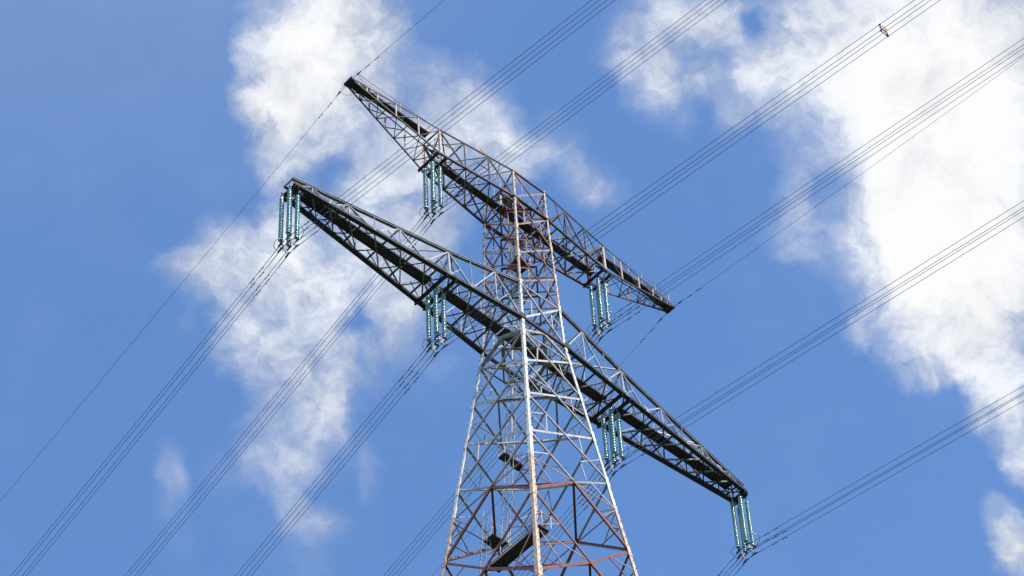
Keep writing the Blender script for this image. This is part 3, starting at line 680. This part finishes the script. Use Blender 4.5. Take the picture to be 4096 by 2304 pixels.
# ------------------------------------------------------------------ yokes with rings and clamps
BX, BZ = .30, .275
def make_yoke(loc, lab):
    r = empty('conductor_yoke', loc, lab, 'yoke', 'conductor yokes under the insulators')
    for sy in (-1, 1):
        y = sy * .38
        g = G()
        a = [(-.40, .44), (-.33, .50), (-.10, .34), (.10, .34), (.33, .50), (.40, .44), (.13, .06), (.36, -.20), (.30, -.27), (0, -.10), (-.30, -.27), (-.36, -.20), (-.13, .06)]
        # built as quads around the centre so that the outline stays concave
        cpt = (0, .12)
        vs = [(cpt[0], y - .02, cpt[1])] + [(p[0], y - .02, p[1]) for p in a] + [(cpt[0], y + .02, cpt[1])] + [(p[0], y + .02, p[1]) for p in a]
        n = len(a); fs = []
        for i in range(n):
            j = (i + 1) % n
            fs += [(0, 1 + i, 1 + j), (n + 1, n + 2 + j, n + 2 + i), (1 + i, n + 2 + i, n + 2 + j, 1 + j)]
        g.add(vs, fs); obj('yoke_plate', g.mesh('yoke_plate', m_galv), r)
        # racket shaped grading ring, bulging away from the tower's centre line
        pts = []
        for i in range(15):
            t = math.pi * (-.08 + 1.16 * i / 14)
            pts.append((.52 * math.cos(t), y + sy * (.10 + .72 * math.sin(t)), .62 + .12 * math.sin(t)))
        pts = [(.33, y, .46)] + pts + [(-.33, y, .46)]
        obj('grading_ring', G().tube(pts, .022, 6).mesh('grading_ring', m_galv, True), r)
        for dx in (-1, 1):
            for dz in (-1, 1):
                c = Vector((dx * BX, y, dz * BZ)); g = G()
                g.tube([c + Vector((0, -.30, .02 - .08)), c + Vector((0, -.22, -.02)), c + Vector((0, 0, 0)), c + Vector((0, .22, -.02)), c + Vector((0, .30, .02 - .08))], [.022, .042, .055, .042, .022], 8)
                g.bar(c + Vector((0, -.05, .0)), c + Vector((0, -.05, .16)), .03, .05); g.bar(c + Vector((0, .05, .0)), c + Vector((0, .05, .16)), .03, .05)
                g.bar(c + Vector((-.05, 0, .13)), c + Vector((.05, 0, .13)), .05, .05); g.bar(c + Vector((-.05, .09, -.03)), c + Vector((.05, .09, .03)), .03); g.bar(c + Vector((-.05, -.09, -.03)), c + Vector((.05, -.09, .03)), .03)
                obj('suspension_clamp', g.mesh('suspension_clamp', m_dark), r)
    return r
yk = None
BUN = -5.65
for x, z, place, short in PH:
    lab = 'grey steel yoke with loops and clamps under the %s insulators' % short
    loc = (x, 0, Z0 + z + BUN)
    if yk is None: yk = make_yoke(loc, lab); yks = list(yk.children)
    else:
        c = yk.copy(); sc.collection.objects.link(c); c.location = loc; c['label'] = lab
        for k_ in yks:
            d = k_.copy(); sc.collection.objects.link(d); d.parent = c
# ------------------------------------------------------------------ conductors
def damper_mesh():
    g = G()
    g.bar((0, 0, .02), (0, 0, -.09), .03, .05); g.tube([(0, -.19, -.105), (0, 0, -.085), (0, .19, -.105)], .008, 5)
    for s in (-1, 1): g.tube([(0, s * .11, -.105), (0, s * .13, -.105), (0, s * .23, -.105), (0, s * .25, -.105)], [.018, .034, .034, .018], 7)
    return g.mesh('vibration_damper', m_dark)
dmp = damper_mesh()
for v_ in dmp.vertices: v_.co *= 0.85
def wire_pt(s, sgn, ang, k, q):
    s1 = abs(s); return Vector((math.sin(ang) * s1, sgn * math.cos(ang) * s1, -k * s1 + q * s1 * s1))
FAR = dict(sgn=1, ang=.0263, k=.2566, q=.0003); NEAR = dict(sgn=-1, ang=-.0473, k=.2569, q=-.00015)
EFAR = dict(sgn=1, ang=.0263, k=.2188, q=.00021); ENEAR = dict(sgn=-1, ang=-.0473, k=.2255, q=.00041)
def spn(p, smax):
    out = []; s = 0.0; st = 1.0
    while s < smax: 
        s = min(s + st, smax); st *= 1.35; st = min(st, 22); out.append(wire_pt(s, **p))
    return out
def place_damper(parent, p, s, dz=0):
    a = wire_pt(s - .1, **p); b = wire_pt(s + .1, **p); d = obj('vibration_damper', dmp, parent, wire_pt(s, **p) + Vector((0, 0, dz)))
    d.rotation_euler = (math.atan2((b - a).z, abs((b - a).y)) * p['sgn'], 0, 0)
wn = {(-1, 1): 'top-left', (-1, -1): 'second', (1, 1): 'third', (1, -1): 'lowest'}
for x, z, place, short in PH:
    for dx in (-1, 1):
        for dz in (1, -1):
            lab = '%s of four dark parallel cables passing through the %s yoke' % (wn[(dx, dz)], short)
            r = empty('power_cable', (x + dx * BX, 0, Z0 + z + BUN + dz * BZ), lab, 'cable', 'bundled conductor cables')
            pts = list(reversed(spn(NEAR, 420))) + [Vector((0, -.3, 0)), Vector((0, .3, 0))] + spn(FAR, 420)
            obj('conductor', G().tube(pts, .0165, 6).mesh('conductor', m_wire, True), r)
            # armour rods: thicker wrap either side of the clamps
            for p in (NEAR, FAR):
                obj('armour_rod', G().tube([wire_pt(s, **p) for s in (.35, .9, 1.35)], .025, 6).mesh('armour_rod', m_wire, True), r)
                j = (dx * 3 + dz) * .03
                place_damper(r, p, 2.38 + j); place_damper(r, p, 3.28 + j)
# earth wires, dead-ended at each tip, one span each way
for sx, side in ((-1, 'left'), (1, 'right')):
    for p, dirn in ((ENEAR, 'rising to the upper right from the'), (EFAR, 'falling to the lower left from the')):
        r = empty('earth_wire', (sx * 15.24, p['sgn'] * .32, Z0 + 16.6), 'thin single wire %s %s tip of the upper crossarm' % (dirn, side), 'wire', 'single earth wires at the upper arm tips')
        obj('strand', G().tube([wire_pt(.75, **p)] + [q for q in spn(p, 420) if abs(q.y) > 1.2], .0125, 6).mesh('strand', m_wire, True), r)
        g = G(); a = Vector((0, 0, 0)); b = wire_pt(.62, **p); c = wire_pt(1.05, **p)
        for s in (-1, 1): g.bar(a + Vector((s * .05, 0, 0)), b + Vector((s * .05, 0, 0)), .018)
        g.bar(b - Vector((.08, 0, 0)), b + Vector((.08, 0, 0)), .05); g.tube([b, b.lerp(c, .5), c], [.06, .045, .02], 8)
        obj('dead_end_clamp', g.mesh('dead_end_clamp', m_dark), r)
        e = Vector((-sx * .9, -p['sgn'] * .25, .08)); mid = (b + e) / 2 + Vector((sx * -.35, p['sgn'] * .35, -.45)); pts = []
        for i in range(13):
            t = i / 12; pts.append(b * (1 - t) ** 2 + mid * 2 * t * (1 - t) + e * t * t)
        obj('jumper', G().tube(pts, .010, 5).mesh('jumper', m_wire, True), r)
        for s in (1.75, 2.75): place_damper(r, p, s)
# quad spacer on the inner left bundle
s_ = 38.95; c0 = wire_pt(s_, **NEAR)
sp = empty('bundle_spacer', Vector((-7.79, 0, Z0 + BUN)) + c0, 'small star-shaped spacer in yellow and violet clamped on four cables', 'spacer')
def star(dz, dy, grow):
    g = G(); inner = .19 * grow
    P4 = [(-BX, BZ), (BX, BZ), (BX, -BZ), (-BX, -BZ)]; mid4 = [(0, inner), (inner, 0), (0, -inner), (-inner, 0)]
    for i in range(4):
        a = P4[i]; b = mid4[i]; c = P4[(i + 1) % 4]
        g.tube([(a[0] * .8, dy, a[1] * .8 + dz), (b[0] * .95 + (a[0]) * .12, dy, b[1] * .95 + a[1] * .12 + dz), (b[0] + c[0] * .12, dy, b[1] + c[1] * .12 + dz), (c[0] * .8, dy, c[1] * .8 + dz)], [.036, .022, .022, .036], 6)
    return g
obj('spacer_frame', star(.045, -.04, 1).mesh('spacer_frame', m_yel, True), sp)
obj('spacer_frame', star(-.035, .04, 1).mesh('spacer_frame', m_pur, True), sp)
for dx in (-1, 1):
    for dz in (-1, 1):
        g = G().bar((dx * BX * .75, 0, dz * BZ * .75), (dx * BX, 0, dz * BZ), .06); g.bar((dx * BX, -.07, dz * BZ), (dx * BX, .07, dz * BZ), .055)
        obj('cable_clamp', g.mesh('cable_clamp', m_pur if dz < 0 else m_dark), sp)

# ------------------------------------------------------------------ obstruction light units with solar panels
def light_unit(x, y, z, sx, lab, lamp_dx):
    r = empty('obstruction_light', (x, y, z), lab, 'warning light', 'solar powered warning lights on the arm tips')
    g = G()
    for s in (-1, 1): g.bar((s * .2, 0, 0), (s * .2, 0, 1.0), .04)
    g.bar((-.2, 0, .75), (.2, 0, .75), .03); g.bar((-.2, 0, .4), (.2, 0, .4), .03); g.bar((-.2, -.2, .95), (-.2, .2, 1.2), .03); g.bar((.2, -.2, .95), (.2, .2, 1.2), .03)
    obj('frame', g.mesh('frame', m_galv), r)
    t = Vector((0, .30, .24)); q = Vector((.36, 0, 0)); c = Vector((0, 0, 1.12))
    pn = obj('solar_panel', G().plate([c - t - q, c - t + q, c + t + q, c + t - q], .03, q.cross(t)).mesh('solar_panel', m_panel), r)
    n = q.cross(t).normalized() * .018
    n = n if n.z > 0 else -n
    obj('solar_cells', G().plate([c - t * .93 - q * .93 + n, c - t * .93 + q * .93 + n, c + t * .93 + q * .93 + n, c + t * .93 - q * .93 + n], .004, n).mesh('solar_cells', m_cell), pn)
    obj('battery_box', G().bar((-.17, -.05, .55), (.17, -.05, .55), .2, .28).mesh('battery_box', m_panel), r)
    g = G().bar((lamp_dx, 0, 0), (lamp_dx, 0, .42), .04); g.lathe([(.02, .36), (.10, .40), (.10, .44), (.02, .45)], 10, (lamp_dx, 0, 0)); g.bar((min(0, lamp_dx), 0, .05), (max(0, lamp_dx), 0, .05), .04)
    obj('lamp_stand', g.mesh('lamp_stand', m_dark), r)
    obj('lamp_lens', G().lathe([(.085, .45), (.09, .50), (.085, .60), (.05, .66)], 12, (lamp_dx, 0, 0)).mesh('lamp_lens', m_lampglass, True), r)
light_unit(-13.5, .34, Z0 + 16.80, -1, 'pale solar panel and small lamp on the left tip of the upper crossarm', -.75)
light_unit(13.4, .34, Z0 + 16.80, 1, 'pale solar panel and small lamp on the right tip of the upper crossarm', .75)
light_unit(-16.6, .10, Z0 + .36, -1, 'pale solar panel and small lamp inside the left end of the lower crossarm', -.75)
light_unit(17.0, .10, Z0 + .36, 1, 'pale solar panel and small lamp inside the right end of the lower crossarm', .75)
